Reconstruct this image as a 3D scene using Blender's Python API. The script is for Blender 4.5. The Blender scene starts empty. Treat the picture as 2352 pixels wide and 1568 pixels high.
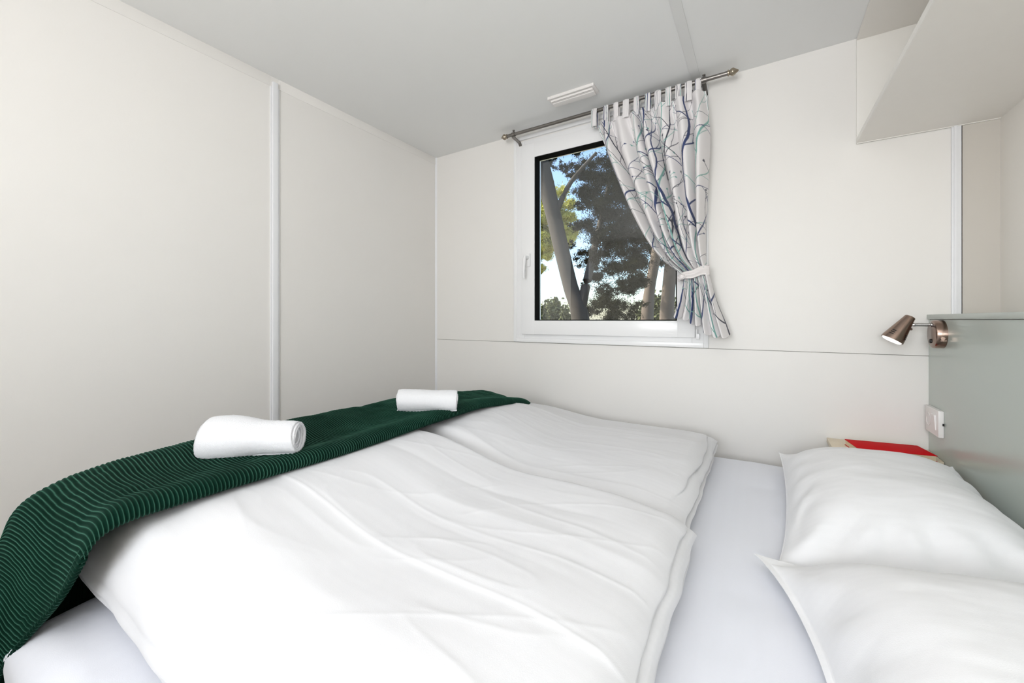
import bpy, bmesh, math, random
import numpy as np
from mathutils import Vector, Matrix, noise

# ------------------------------------------------------------------ camera model (2352 x 1568)
F = 920.0; HY = 734.0; CX = 1176.0; YAW = math.radians(31.84); CZ = 1.2
fw = (-math.sin(YAW), math.cos(YAW)); rt = (math.cos(YAW), math.sin(YAW))
XL, YB, ZC = -1.7217, 1.8737, 2.208      # left wall, back wall, ceiling (camera stands at x=0, y=0)
XR, XH = 0.637, 0.477                    # right wall, headboard face
YF = -1.30                               # front wall behind the camera
def _ray(px, py):
    u = (px - CX) / F; v = (HY - py) / F
    return (fw[0] + rt[0]*u, fw[1] + rt[1]*u, v)
def aty(px, py, Y):
    r = _ray(px, py); s = Y / r[1]; return (r[0]*s, Y, CZ + r[2]*s)

scene = bpy.context.scene
C = scene.collection

# ------------------------------------------------------------------ helpers
def link(name, me, mats, parent=None, loc=None):
    o = bpy.data.objects.new(name, me)
    C.objects.link(o)
    for m in (mats if isinstance(mats, (list, tuple)) else [mats]):
        me.materials.append(m)
    if parent is not None:
        o.parent = parent
        o.matrix_parent_inverse = wm(parent).inverted()
    return o
WM = {}
def wm(o): return WM.get(o.name, Matrix.Identity(4))
def obj(name, bm, mats, parent=None, smooth=True, angle=35):
    me = bpy.data.meshes.new(name)
    bmesh.ops.recalc_face_normals(bm, faces=bm.faces[:])
    if smooth:
        for f in bm.faces: f.smooth = True
        ang = math.radians(angle)
        for e in bm.edges:
            if len(e.link_faces) == 2 and e.calc_face_angle(0) > ang: e.smooth = False
    bm.to_mesh(me); bm.free()
    return link(name, me, mats, parent)
def thing(name, label, cat, loc, group=None):
    o = bpy.data.objects.new(name, None); C.objects.link(o)
    o.location = loc; o.empty_display_size = 0.05
    WM[o.name] = Matrix.Translation(loc)
    if label: o['label'] = label
    if cat: o['category'] = cat
    if group: o['group'] = group
    return o
def tag(o, label, cat, group=None, kind=None):
    if label: o['label'] = label
    if cat: o['category'] = cat
    if group: o['group'] = group
    if kind: o['kind'] = kind
    return o
def struct(name, bm, m, label=None, parent=None, smooth=True):
    o = obj(name, bm, m, parent, smooth)
    if parent is None: o['kind'] = 'structure'
    if label: o['label'] = label
    return o
def BM(): return bmesh.new()
def box(bm, x0, x1, y0, y1, z0, z1, bev=0.0, seg=2, mat=0):
    r = bmesh.ops.create_cube(bm, size=1.0)
    vs = r['verts']
    for v in vs:
        v.co = Vector((x0 + (v.co.x+.5)*(x1-x0), y0 + (v.co.y+.5)*(y1-y0), z0 + (v.co.z+.5)*(z1-z0)))
    fs = set(f for v in vs for f in v.link_faces)
    for f in fs: f.material_index = mat
    if bev > 0:
        es = list({e for v in vs for e in v.link_edges})
        bmesh.ops.bevel(bm, geom=es, offset=bev, segments=seg, affect='EDGES', profile=0.6)
    return bm
def frame_of(d):
    d = Vector(d).normalized()
    a = Vector((0, 0, 1)) if abs(d.z) < .9 else Vector((0, 1, 0))
    s = a.cross(d).normalized(); t = d.cross(s).normalized()
    return d, s, t
def lathe(bm, p0, axis, prof, n=32, cap=True, mat=0):
    """prof: list of (distance along the axis, radius)"""
    d, s, t = frame_of(axis); p0 = Vector(p0)
    rings = []
    for h, r in prof:
        rings.append([bm.verts.new(p0 + d*h + (s*math.cos(2*math.pi*k/n) + t*math.sin(2*math.pi*k/n))*max(r, 1e-5)) for k in range(n)])
    for a, b in zip(rings[:-1], rings[1:]):
        for k in range(n):
            f = bm.faces.new((a[k], a[(k+1) % n], b[(k+1) % n], b[k])); f.material_index = mat
    if cap:
        for rr in (rings[0], rings[-1]):
            f = bm.faces.new(rr); f.material_index = mat
    return bm
def tube(bm, pts, rad, n=12, cap=True):
    pts = [Vector(p) for p in pts]; rings = []
    for i, p in enumerate(pts):
        d = (pts[min(i+1, len(pts)-1)] - pts[max(i-1, 0)]).normalized()
        _, s, t = frame_of(d)
        r = rad[i] if isinstance(rad, (list, tuple)) else rad
        rings.append([bm.verts.new(p + (s*math.cos(2*math.pi*k/n) + t*math.sin(2*math.pi*k/n))*r) for k in range(n)])
    for a, b in zip(rings[:-1], rings[1:]):
        for k in range(n): bm.faces.new((a[k], a[(k+1) % n], b[(k+1) % n], b[k]))
    if cap:
        bm.faces.new(rings[0]); bm.faces.new(rings[-1])
    return bm
def prism(bm, poly, ax, a0, a1):
    """extrude a 2D polygon; ax = 'y': poly in (x,z); ax='x': poly in (y,z); ax='z': poly in (x,y)"""
    def P(p, a):
        return {'y': (p[0], a, p[1]), 'x': (a, p[0], p[1]), 'z': (p[0], p[1], a)}[ax]
    A = [bm.verts.new(P(p, a0)) for p in poly]; B = [bm.verts.new(P(p, a1)) for p in poly]
    n = len(poly)
    for i in range(n): bm.faces.new((A[i], A[(i+1) % n], B[(i+1) % n], B[i]))
    bm.faces.new(A); bm.faces.new(B)
    return bm
def gridmesh(name, P, closed_u=False, closed_v=False):
    """P: (nv, nu, 3) numpy array -> mesh"""
    nv, nu, _ = P.shape
    iv = np.arange(nv if closed_v else nv-1); iu = np.arange(nu if closed_u else nu-1)
    V, U = np.meshgrid(iv, iu, indexing='ij')
    V2 = (V+1) % nv; U2 = (U+1) % nu
    f = np.stack([V*nu+U, V*nu+U2, V2*nu+U2, V2*nu+U], -1).reshape(-1, 4)
    me = bpy.data.meshes.new(name)
    me.vertices.add(nv*nu); me.vertices.foreach_set('co', P.reshape(-1).astype(np.float32))
    me.loops.add(f.size); me.loops.foreach_set('vertex_index', f.reshape(-1).astype(np.int32))
    me.polygons.add(len(f))
    me.polygons.foreach_set('loop_start', (np.arange(len(f))*4).astype(np.int32))
    me.polygons.foreach_set('loop_total', np.full(len(f), 4, np.int32))
    me.polygons.foreach_set('use_smooth', np.ones(len(f), bool))
    me.update(calc_edges=True); me.validate()
    return me
def crom(xs, ys, t):
    """monotone-ish cubic interpolation through (xs, ys) at t (numpy)"""
    xs = np.asarray(xs, float); ys = np.asarray(ys, float); t = np.asarray(t, float)
    if ys.ndim == 1: ys = ys[:, None]; sq = True
    else: sq = False
    m = np.zeros_like(ys)
    d = (ys[1:] - ys[:-1]) / (xs[1:] - xs[:-1])[:, None]
    m[1:-1] = (d[1:] + d[:-1]) / 2; m[0] = d[0]; m[-1] = d[-1]
    i = np.clip(np.searchsorted(xs, t, side='right')-1, 0, len(xs)-2)
    h = (xs[i+1]-xs[i]); u = np.clip((t-xs[i])/h, 0, 1)
    u = u[..., None]; h = h[..., None]
    r = (2*u**3-3*u**2+1)*ys[i] + (u**3-2*u**2+u)*h*m[i] + (-2*u**3+3*u**2)*ys[i+1] + (u**3-u**2)*h*m[i+1]
    return r[..., 0] if sq else r
def sst(a, b, x):
    t = np.clip((x-a)/(b-a), 0, 1); return t*t*(3-2*t)
rng = np.random.default_rng(7)
def vnoise(X, Y, scale=1.0, seed=0, octaves=3, sx=1.0, sy=1.0):
    """smooth value noise on arrays"""
    out = np.zeros(np.broadcast(X, Y).shape); amp = 1.0; tot = 0
    r = np.random.default_rng(seed)
    T = r.random((64, 64))*2-1
    f = scale
    for o in range(octaves):
        x = X*f*sx + 17.3*o; y = Y*f*sy + 9.1*o
        xi = np.floor(x).astype(int); yi = np.floor(y).astype(int)
        fx = x-xi; fy = y-yi; fx = fx*fx*fx*(fx*(fx*6-15)+10); fy = fy*fy*fy*(fy*(fy*6-15)+10)
        g = lambda a, b: T[a % 64, b % 64]
        out += amp*((g(xi, yi)*(1-fx)+g(xi+1, yi)*fx)*(1-fy) + (g(xi, yi+1)*(1-fx)+g(xi+1, yi+1)*fx)*fy)
        tot += amp; amp *= .5; f *= 2.03
    return out/tot

# ------------------------------------------------------------------ materials
def mat(name, col, rough=0.6, metal=0.0, spec=0.5, sheen=0.0, noise_amt=0.0, noise_scale=30, bump=0.0, bump_scale=200, sheen_tint=None, coat=0.0):
    m = bpy.data.materials.new(name); m.use_nodes = True
    nt = m.node_tree; b = nt.nodes['Principled BSDF']
    b.inputs['Base Color'].default_value = (*col, 1)
    b.inputs['Roughness'].default_value = rough; b.inputs['Metallic'].default_value = metal
    b.inputs['Specular IOR Level'].default_value = spec
    if sheen:
        b.inputs['Sheen Weight'].default_value = sheen
        b.inputs['Sheen Roughness'].default_value = .4
        if sheen_tint: b.inputs['Sheen Tint'].default_value = (*sheen_tint, 1)
    if coat: b.inputs['Coat Weight'].default_value = coat
    tc = nt.nodes.new('ShaderNodeTexCoord')
    if noise_amt:
        n = nt.nodes.new('ShaderNodeTexNoise'); n.inputs['Scale'].default_value = noise_scale; n.inputs['Detail'].default_value = 4
        nt.links.new(tc.outputs['Object'], n.inputs['Vector'])
        mr = nt.nodes.new('ShaderNodeMapRange')
        mr.inputs['To Min'].default_value = 1-noise_amt; mr.inputs['To Max'].default_value = 1+noise_amt
        nt.links.new(n.outputs['Fac'], mr.inputs['Value'])
        mx = nt.nodes.new('ShaderNodeVectorMath'); mx.operation = 'SCALE'
        mx.inputs[0].default_value = col
        nt.links.new(mr.outputs['Result'], mx.inputs['Scale'])
        nt.links.new(mx.outputs['Vector'], b.inputs['Base Color'])
    if bump:
        n2 = nt.nodes.new('ShaderNodeTexNoise'); n2.inputs['Scale'].default_value = bump_scale; n2.inputs['Detail'].default_value = 3
        nt.links.new(tc.outputs['Object'], n2.inputs['Vector'])
        bp = nt.nodes.new('ShaderNodeBump'); bp.inputs['Strength'].default_value = bump; bp.inputs['Distance'].default_value = .002
        nt.links.new(n2.outputs['Fac'], bp.inputs['Height']); nt.links.new(bp.outputs['Normal'], b.inputs['Normal'])
    return m
M_wall = mat('wall_panel', (.835, .815, .785), .42, spec=.35, noise_amt=.012, noise_scale=3, bump=.06, bump_scale=300)
M_wall2 = mat('tan_shaded_panel', (.60, .565, .515), .42, spec=.35, noise_amt=.012, noise_scale=3)  # tan, darkened further to match the shade on the right wall
M_ceil = mat('ceiling_panel', (.87, .875, .865), .55, spec=.3, noise_amt=.01, noise_scale=3, bump=.05, bump_scale=250)
M_trim = mat('white_trim', (.83, .835, .855), .35, noise_amt=.01)
M_pvc = mat('white_window_plastic', (.88, .88, .885), .25, noise_amt=.006)
M_gasket = mat('black_rubber', (.008, .008, .0075), .9, spec=.05, noise_amt=.05)
M_floor = mat('wood_floor', (.62, .55, .46), .4, noise_amt=.15, noise_scale=8)
M_dark = mat('dark_gap', (.05, .045, .04), .8, noise_amt=.05)
M_seam = mat('grey_joint', (.26, .24, .21), .8, noise_amt=.05)
M_head = mat('sage_panel', (.50, .55, .505), .22, spec=.5, noise_amt=.012, noise_scale=5, bump=.03, bump_scale=400)
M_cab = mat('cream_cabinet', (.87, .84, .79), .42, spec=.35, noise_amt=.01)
M_edge = mat('cream_edge', (.87, .85, .805), .4, noise_amt=.01)
M_birch = mat('birch_wood', (.80, .69, .52), .4, noise_amt=.06, noise_scale=12)
M_socket = mat('white_socket_plastic', (.86, .83, .81), .3, noise_amt=.006)
M_rod = mat('pewter_rod', (.23, .215, .20), .33, metal=.85, noise_amt=.12, noise_scale=40)
M_finial = mat('aged_brass', (.36, .31, .24), .3, metal=.85, noise_amt=.15, noise_scale=60)
M_lamp = mat('brushed_bronze', (.30, .22, .18), .24, metal=1.0, noise_amt=.08, noise_scale=90)
M_chrome = mat('chrome', (.42, .42, .42), .15, metal=1.0, noise_amt=.03)
M_black = mat('black_plastic', (.01, .008, .008), .4, noise_amt=.05)
M_bulb = mat('frosted_bulb', (.9, .9, .88), .15, noise_amt=.01)
M_bulb.node_tree.nodes['Principled BSDF'].inputs['Emission Color'].default_value = (1, .99, .96, 1)
M_bulb.node_tree.nodes['Principled BSDF'].inputs['Emission Strength'].default_value = .7  # faint glow stands in for the bright reflection on the lens
M_red = mat('red_cover', (.66, .003, .008), .6, spec=.05, noise_amt=.06, noise_scale=20)
M_page = mat('page_edges', (.80, .66, .45), .8, noise_amt=.08, noise_scale=200)
M_door = mat('dark_doorway_brown', (.07, .05, .035), .45, noise_amt=.1)  # near-black tone stands in for the unlit open doorway
M_vent = mat('vent_plastic', (.83, .80, .78), .4, noise_amt=.01)
M_base = mat('bed_base_board', (.35, .33, .31), .6, noise_amt=.05)
M_towel = mat('terry_towel', (.88, .88, .90), .95, sheen=.4, noise_amt=.02, noise_scale=150, bump=.9, bump_scale=700)
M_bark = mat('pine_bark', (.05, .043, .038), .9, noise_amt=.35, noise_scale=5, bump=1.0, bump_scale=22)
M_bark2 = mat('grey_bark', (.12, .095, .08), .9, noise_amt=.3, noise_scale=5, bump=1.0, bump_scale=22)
M_ground = mat('dry_ground', (.22, .20, .12), .95, noise_amt=.3, noise_scale=1)
def leafmat(name, col):
    m = mat(name, col, 1.0, spec=.0, noise_amt=.35, noise_scale=1.5)
    return m
M_leafd = leafmat('backlit_pine_needles', (.020, .021, .010))  # backlit shade of the crowns is put into this dark green
M_leafy = leafmat('sunlit_yellow_needles', (.60, .58, .16))  # sunlight on the crown is put into this bright yellow-green
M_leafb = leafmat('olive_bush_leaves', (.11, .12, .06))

def striped(name, col, rough, amp, period, axis='Y', sheen=.25, bump=.25):
    """white satin-stripe cotton: sheen bands of the weave painted as slight tone differences, plus fine weave bump"""
    m = mat(name, col, rough, spec=.3, sheen=sheen)
    nt = m.node_tree; b = nt.nodes['Principled BSDF']
    tc = [n for n in nt.nodes if n.type == 'TEX_COORD'][0]
    w = nt.nodes.new('ShaderNodeTexWave'); w.wave_type = 'BANDS'; w.bands_direction = axis; w.wave_profile = 'SIN'
    w.inputs['Scale'].default_value = 2*math.pi/(period*20); w.inputs['Distortion'].default_value = .25; w.inputs['Detail'].default_value = 1
    nt.links.new(tc.outputs['Object'], w.inputs['Vector'])
    mr = nt.nodes.new('ShaderNodeMapRange'); mr.inputs['To Min'].default_value = 1-amp; mr.inputs['To Max'].default_value = 1.0
    mr.inputs['From Min'].default_value = .35; mr.inputs['From Max'].default_value = .65
    nt.links.new(w.outputs['Fac'], mr.inputs['Value'])
    mx = nt.nodes.new('ShaderNodeVectorMath'); mx.operation = 'SCALE'; mx.inputs[0].default_value = col
    nt.links.new(mr.outputs['Result'], mx.inputs['Scale']); nt.links.new(mx.outputs['Vector'], b.inputs['Base Color'])
    n2 = nt.nodes.new('ShaderNodeTexNoise'); n2.inputs['Scale'].default_value = 900
    nt.links.new(tc.outputs['Object'], n2.inputs['Vector'])
    bp = nt.nodes.new('ShaderNodeBump'); bp.inputs['Strength'].default_value = bump; bp.inputs['Distance'].default_value = .0006
    nt.links.new(n2.outputs['Fac'], bp.inputs['Height']); nt.links.new(bp.outputs['Normal'], b.inputs['Normal'])
    return m
M_duvet = striped('white_satin_stripe_cotton', (.78, .78, .795), .75, .007, .016)
M_pillow = striped('white_pillowcase_cotton', (.86, .86, .87), .75, .006, .016)
M_sheet = striped('pale_fitted_sheet', (.82, .835, .89), .8, .004, .03, axis='X')

M_green = mat('green_corduroy_velvet', (.002, .052, .028), .9, spec=.1, sheen=.16, sheen_tint=(.3, .8, .6))
_nt = M_green.node_tree; _at = _nt.nodes.new('ShaderNodeAttribute'); _at.attribute_name = 'rib'
_nt.links.new(_at.outputs['Color'], _nt.nodes['Principled BSDF'].inputs['Base Color'])
M_green.node_tree.nodes['Principled BSDF'].inputs['Sheen Roughness'].default_value = .32

def glassmat():
    m = bpy.data.materials.new('window_glass'); m.use_nodes = True; nt = m.node_tree
    nt.nodes.remove(nt.nodes['Principled BSDF']); out = [n for n in nt.nodes if n.type == 'OUTPUT_MATERIAL'][0]
    t = nt.nodes.new('ShaderNodeBsdfTransparent'); t.inputs['Color'].default_value = (.93, .94, .93, 1)
    g = nt.nodes.new('ShaderNodeBsdfGlossy'); g.inputs['Roughness'].default_value = .0
    fr = nt.nodes.new('ShaderNodeFresnel'); fr.inputs['IOR'].default_value = 1.5
    mx = nt.nodes.new('ShaderNodeMixShader')
    mu = nt.nodes.new('ShaderNodeMath'); mu.operation = 'MULTIPLY'; mu.inputs[1].default_value = 1.9; mu.use_clamp = True   # double glazing
    nt.links.new(fr.outputs[0], mu.inputs[0]); nt.links.new(mu.outputs[0], mx.inputs[0]); nt.links.new(t.outputs[0], mx.inputs[1]); nt.links.new(g.outputs[0], mx.inputs[2])
    nt.links.new(mx.outputs[0], out.inputs['Surface'])
    return m
M_glass = glassmat()
def emis(name, col, s):
    m = bpy.data.materials.new(name); m.use_nodes = True; nt = m.node_tree
    b = nt.nodes['Principled BSDF']; b.inputs['Base Color'].default_value = (*col, 1)
    b.inputs['Emission Color'].default_value = (*col, 1); b.inputs['Emission Strength'].default_value = s
    return m

# ================================================================== THE ROOM
# window opening in the back wall
WX0, WX1, WZ0, WZ1 = -1.12, -.205, 1.105, 2.15
T = .09
def wall_with_gap():
    bm = BM()
    # upper panel (above the joint) around the window opening, lower panel, and a backing behind the joint
    zs = 1.0795
    box(bm, XL-.1, WX0, YB, YB+T, zs, ZC+.05)
    box(bm, WX1, XR+.1, YB, YB+T, zs, ZC+.05)
    box(bm, WX0, WX1, YB, YB+T, zs, WZ0)
    box(bm, WX0, WX1, YB, YB+T, WZ1, ZC+.05)
    box(bm, XL-.1, XR+.1, YB, YB+T, -.02, zs-.0019)
    return bm
struct('wall_back', wall_with_gap(), M_wall, 'cream panelled wall holding the window', smooth=False)
bm = BM(); box(bm, XL-.1, XR+.1, YB+.006, YB+T-.01, 1.074, 1.082)
struct('trim_5', bm, M_seam, 'thin dark joint line under the window', smooth=False)
DY0, DY1, DZ = -.70, -.17, 2.02
bm = BM()
box(bm, XL-.08, XL, DY1, YB+.0, -.02, ZC+.05)
box(bm, XL-.08, XL, YF-.1, DY0, -.02, ZC+.05)
box(bm, XL-.08, XL, DY0, DY1, DZ, ZC+.05)
struct('wall_left', bm, M_wall, 'plain cream wall at the foot of the bed', smooth=False)
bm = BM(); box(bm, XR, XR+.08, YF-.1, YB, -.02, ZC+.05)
struct('wall_right', bm, M_cab, 'cream wall behind the headboard', smooth=False)  # paler than the strip beside it, to offset the shade here
bm = BM()   # front wall with an opening for the added window
FX0, FX1, FZ0, FZ1 = -.80, .40, .95, 2.0
box(bm, XL-.08, FX0, YF-.08, YF, -.02, ZC+.05); box(bm, FX1, XR+.08, YF-.08, YF, -.02, ZC+.05)
box(bm, FX0, FX1, YF-.08, YF, -.02, FZ0); box(bm, FX0, FX1, YF-.08, YF, FZ1, ZC+.05)
struct('wall_front', bm, M_wall, smooth=False)
bm = BM(); box(bm, XL-.08, XR+.08, YF-.08, YB+T, -.08, 0)
struct('floor', bm, M_floor, smooth=False)
bm = BM(); box(bm, XL-.08, XR+.08, YF-.08, YB+T, ZC, ZC+.08)
struct('ceiling', bm, M_ceil, 'pale flat panelled ceiling', smooth=False)
bm = BM(); box(bm, XL-.05, XL-.015, DY0, DY1, 0, DZ, .002)
d = struct('door_1', bm, M_door)  # closed slab placed where the doorway stands open and dark
bm = BM(); lathe(bm, (XL-.015, DY0+.07, 1.0), (1, 0, 0), [(0, .022), (.006, .022), (.008, .009), (.035, .009)])
tube(bm, [(XL+.02, DY0+.07, 1.0), (XL+.022, DY0+.12, 1.0), (XL+.02, DY0+.18, 1.0)], .008)
struct('door_handle', bm, M_chrome, parent=d)
# trims
bm = BM(); prism(bm, [(.878, 0), (.913, 0), (.913, 2.165), (.878, 2.165)], 'x', XL, XL+.006)
bmesh.ops.translate(bm, verts=bm.verts[:], vec=(0, 0, 0))
box(bm, XL, XL+.011, .884, .907, 0, 2.185, .003)
struct('trim_1', bm, M_trim, 'white vertical joint strip on the left wall')
bm = BM()
box(bm, .529, .552, YB-.007, YB, 0, ZC, .0015); box(bm, .534, .541, YB-.011, YB-.007, 0, ZC, .001); box(bm, .552, .5545, YB-.003, YB, 0, ZC, mat=1)
struct('trim_2', bm, [M_trim, M_dark], 'white vertical joint strip above the headboard')
bm = BM(); box(bm, -.247, -.213, YF, YB, ZC-.004, ZC, .001)
struct('trim_3', bm, M_ceil, 'joint strip across the ceiling')
bm = BM(); box(bm, XL, XL+.0015, YF, .877, ZC-.042, ZC, .0005); box(bm, XL, XL+.0015, .914, YB, ZC-.042, ZC, .0005)
struct('trim_4', bm, M_trim if False else M_wall, 'flat moulding along the top of the left wall')
bm = BM(); prism(bm, [(XL, YB), (XL+.009, YB), (XL, YB-.009)], 'z', 0, ZC)
struct('trim_6', bm, M_trim, 'slim corner strip between the left and back walls')

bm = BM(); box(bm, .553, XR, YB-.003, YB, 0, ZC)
struct('trim_7', bm, M_wall2, 'narrow tan wall strip above the headboard, darkened to match the shaded right wall', smooth=False)

# ------------------------------------------------------------------ window_1
win = thing('window_1', 'white plastic window looking out on pine trees', None, (-.66, YB, 1.1))
win['kind'] = 'structure'
def ring(bm, x0, x1, z0, z1, w, y0, y1, bev=.002, wz=None, wt=None, wr=None):
    wz = w if wz is None else wz; wt = w if wt is None else wt; wr = w if wr is None else wr
    box(bm, x0, x0+w, y0, y1, z0, z1, bev); box(bm, x1-wr, x1, y0, y1, z0, z1, bev)
    box(bm, x0+w, x1-wr, y0, y1, z0, z0+wz, bev); box(bm, x0+w, x1-wr, y0, y1, z1-wt, z1, bev)
bm = BM(); ring(bm, -1.146, -.186, 1.081, 2.188, .020, YB-.012, YB+.02)
obj('window_casing', bm, M_pvc, win)
bm = BM(); ring(bm, -1.128, -.200, 1.098, 2.160, .05, YB-.008, YB+.06)
obj('window_frame', bm, M_pvc, win)
yS = YB-.024
s0 = aty(1198, 767, yS); s1 = aty(1596, 773, yS)
g0 = aty(1227.5, 735, yS); g1 = aty(1554.5, 734.5, yS); gt = aty(1228, 360, yS)
SX0, SX1, SZ0, SZ1 = s0[0], s1[0], s0[2], 2.130
GX0, GX1, GZ0, GZ1 = g0[0], g1[0], g0[2]-.002, gt[2]
bm = BM()
box(bm, SX0, GX0, yS, YB+.05, SZ0, SZ1, .003); box(bm, GX1, SX1, yS, YB+.05, SZ0, SZ1, .003)
box(bm, GX0-.004, GX1+.004, yS, YB+.05, SZ0, GZ0, .003); box(bm, GX0-.004, GX1+.004, yS, YB+.05, GZ1, SZ1, .003)
sash = obj('sash', bm, M_pvc, win)
bm = BM()
gw = .0045; gy0, gy1 = yS+.003, yS+.052
box(bm, GX0, GX0+gw, gy0, gy1, GZ0, GZ1); box(bm, GX1-gw, GX1, gy0, gy1, GZ0, GZ1)
box(bm, GX0+gw, GX1-gw, gy0, gy1, GZ0, GZ0+gw); box(bm, GX0+gw, GX1-gw, gy0, gy1, GZ1-gw, GZ1)
obj('gasket', bm, M_gasket, win, smooth=False)
bm = BM(); box(bm, GX0+.004, GX1-.004, yS+.042, yS+.047, GZ0+.004, GZ1-.004)
obj('pane', bm, M_glass, win, smooth=False)
hz = 1.515; hx = (SX0+GX0)/2+.004
bm = BM()
box(bm, hx-.013, hx+.013, yS-.010, yS, hz-.035, hz+.035, .004)
lathe(bm, (hx, yS-.008, hz+.012), (0, -1, 0), [(0, .009), (.03, .008), (.034, .006)], 16)
tube(bm, [(hx, yS-.036, hz+.016), (hx-.002, yS-.042, hz), (hx-.004, yS-.044, hz-.04), (hx-.006, yS-.042, hz-.085), (hx-.007, yS-.038, hz-.10)], [.009, .0095, .008, .0075, .006], 12)
obj('handle', bm, M_pvc, win)
bm = BM(); box(bm, SX1+.003, SX1+.018, yS-.001, YB, SZ0-.006, SZ0+.018, .002); lathe(bm, (SX1+.006, yS+.004, SZ0+.016), (0, 0, 1), [(0, .005), (.02, .005)], 12)
obj('hinge', bm, M_pvc, win)
# unseen window added behind the camera as a source for fill light
w2 = thing('added_window_2', None, None, (-.2, YF, FZ0)); w2['kind'] = 'structure'
bm = BM(); ring(bm, FX0, FX1, FZ0, FZ1, .045, YF-.06, YF+.012)
box(bm, -.215, -.185, YF-.05, YF+.008, FZ0+.045, FZ1-.045, .002)
obj('window_frame', bm, M_pvc, w2)
bm = BM(); box(bm, FX0+.04, FX1-.04, YF-.030, YF-.026, FZ0+.04, FZ1-.04)
obj('pane', bm, M_glass, w2, smooth=False)

# ------------------------------------------------------------------ curtain rod
RY, RZ = YB-.08, 2.173
rod = thing('curtain_rod', 'dark metal curtain rod mounted above the window', 'curtain rod', (-.62, RY, RZ))
bm = BM(); tube(bm, [(-1.15, RY, RZ), (-.10, RY, RZ)], .0085, 20)
obj('pole', bm, M_rod, rod)
fprof = [(0, .0085), (.002, .0125), (.006, .0125), (.008, .009), (.012, .011), (.018, .0150), (.024, .0155), (.031, .012), (.038, .007), (.044, .0035), (.047, .0005)]
for x, dx in ((-1.142, -1), (-.112, 1)):
    bm = BM(); lathe(bm, (x, RY, RZ), (dx, 0, 0), [(a*.85, b*.95) for a, b in fprof], 24)
    obj('finial', bm, M_finial, rod)
for bx in (-1.104, -.196):
    bm = BM()
    prism(bm, [(YB, RZ-.115), (YB, RZ-.035), (YB-.02, RZ-.017), (RY-.006, RZ-.012), (RY-.006, RZ-.018), (YB-.022, RZ-.0225), (YB-.005, RZ-.038), (YB-.005, RZ-.115)], 'x', bx-.008, bx+.008)
    lathe(bm, (bx-.009, RY, RZ), (1, 0, 0), [(0, .0115), (.018, .0115)], 24)
    lathe(bm, (bx, RY, RZ+.010), (0, 0, 1), [(0, .003), (.007, .003), (.007, .006), (.012, .006)], 12)
    lathe(bm, (bx, YB-.005, RZ-.1), (0, -1, 0), [(0, .004), (.0025, .003)], 12)
    obj('bracket', bm, M_rod, rod)

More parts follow.
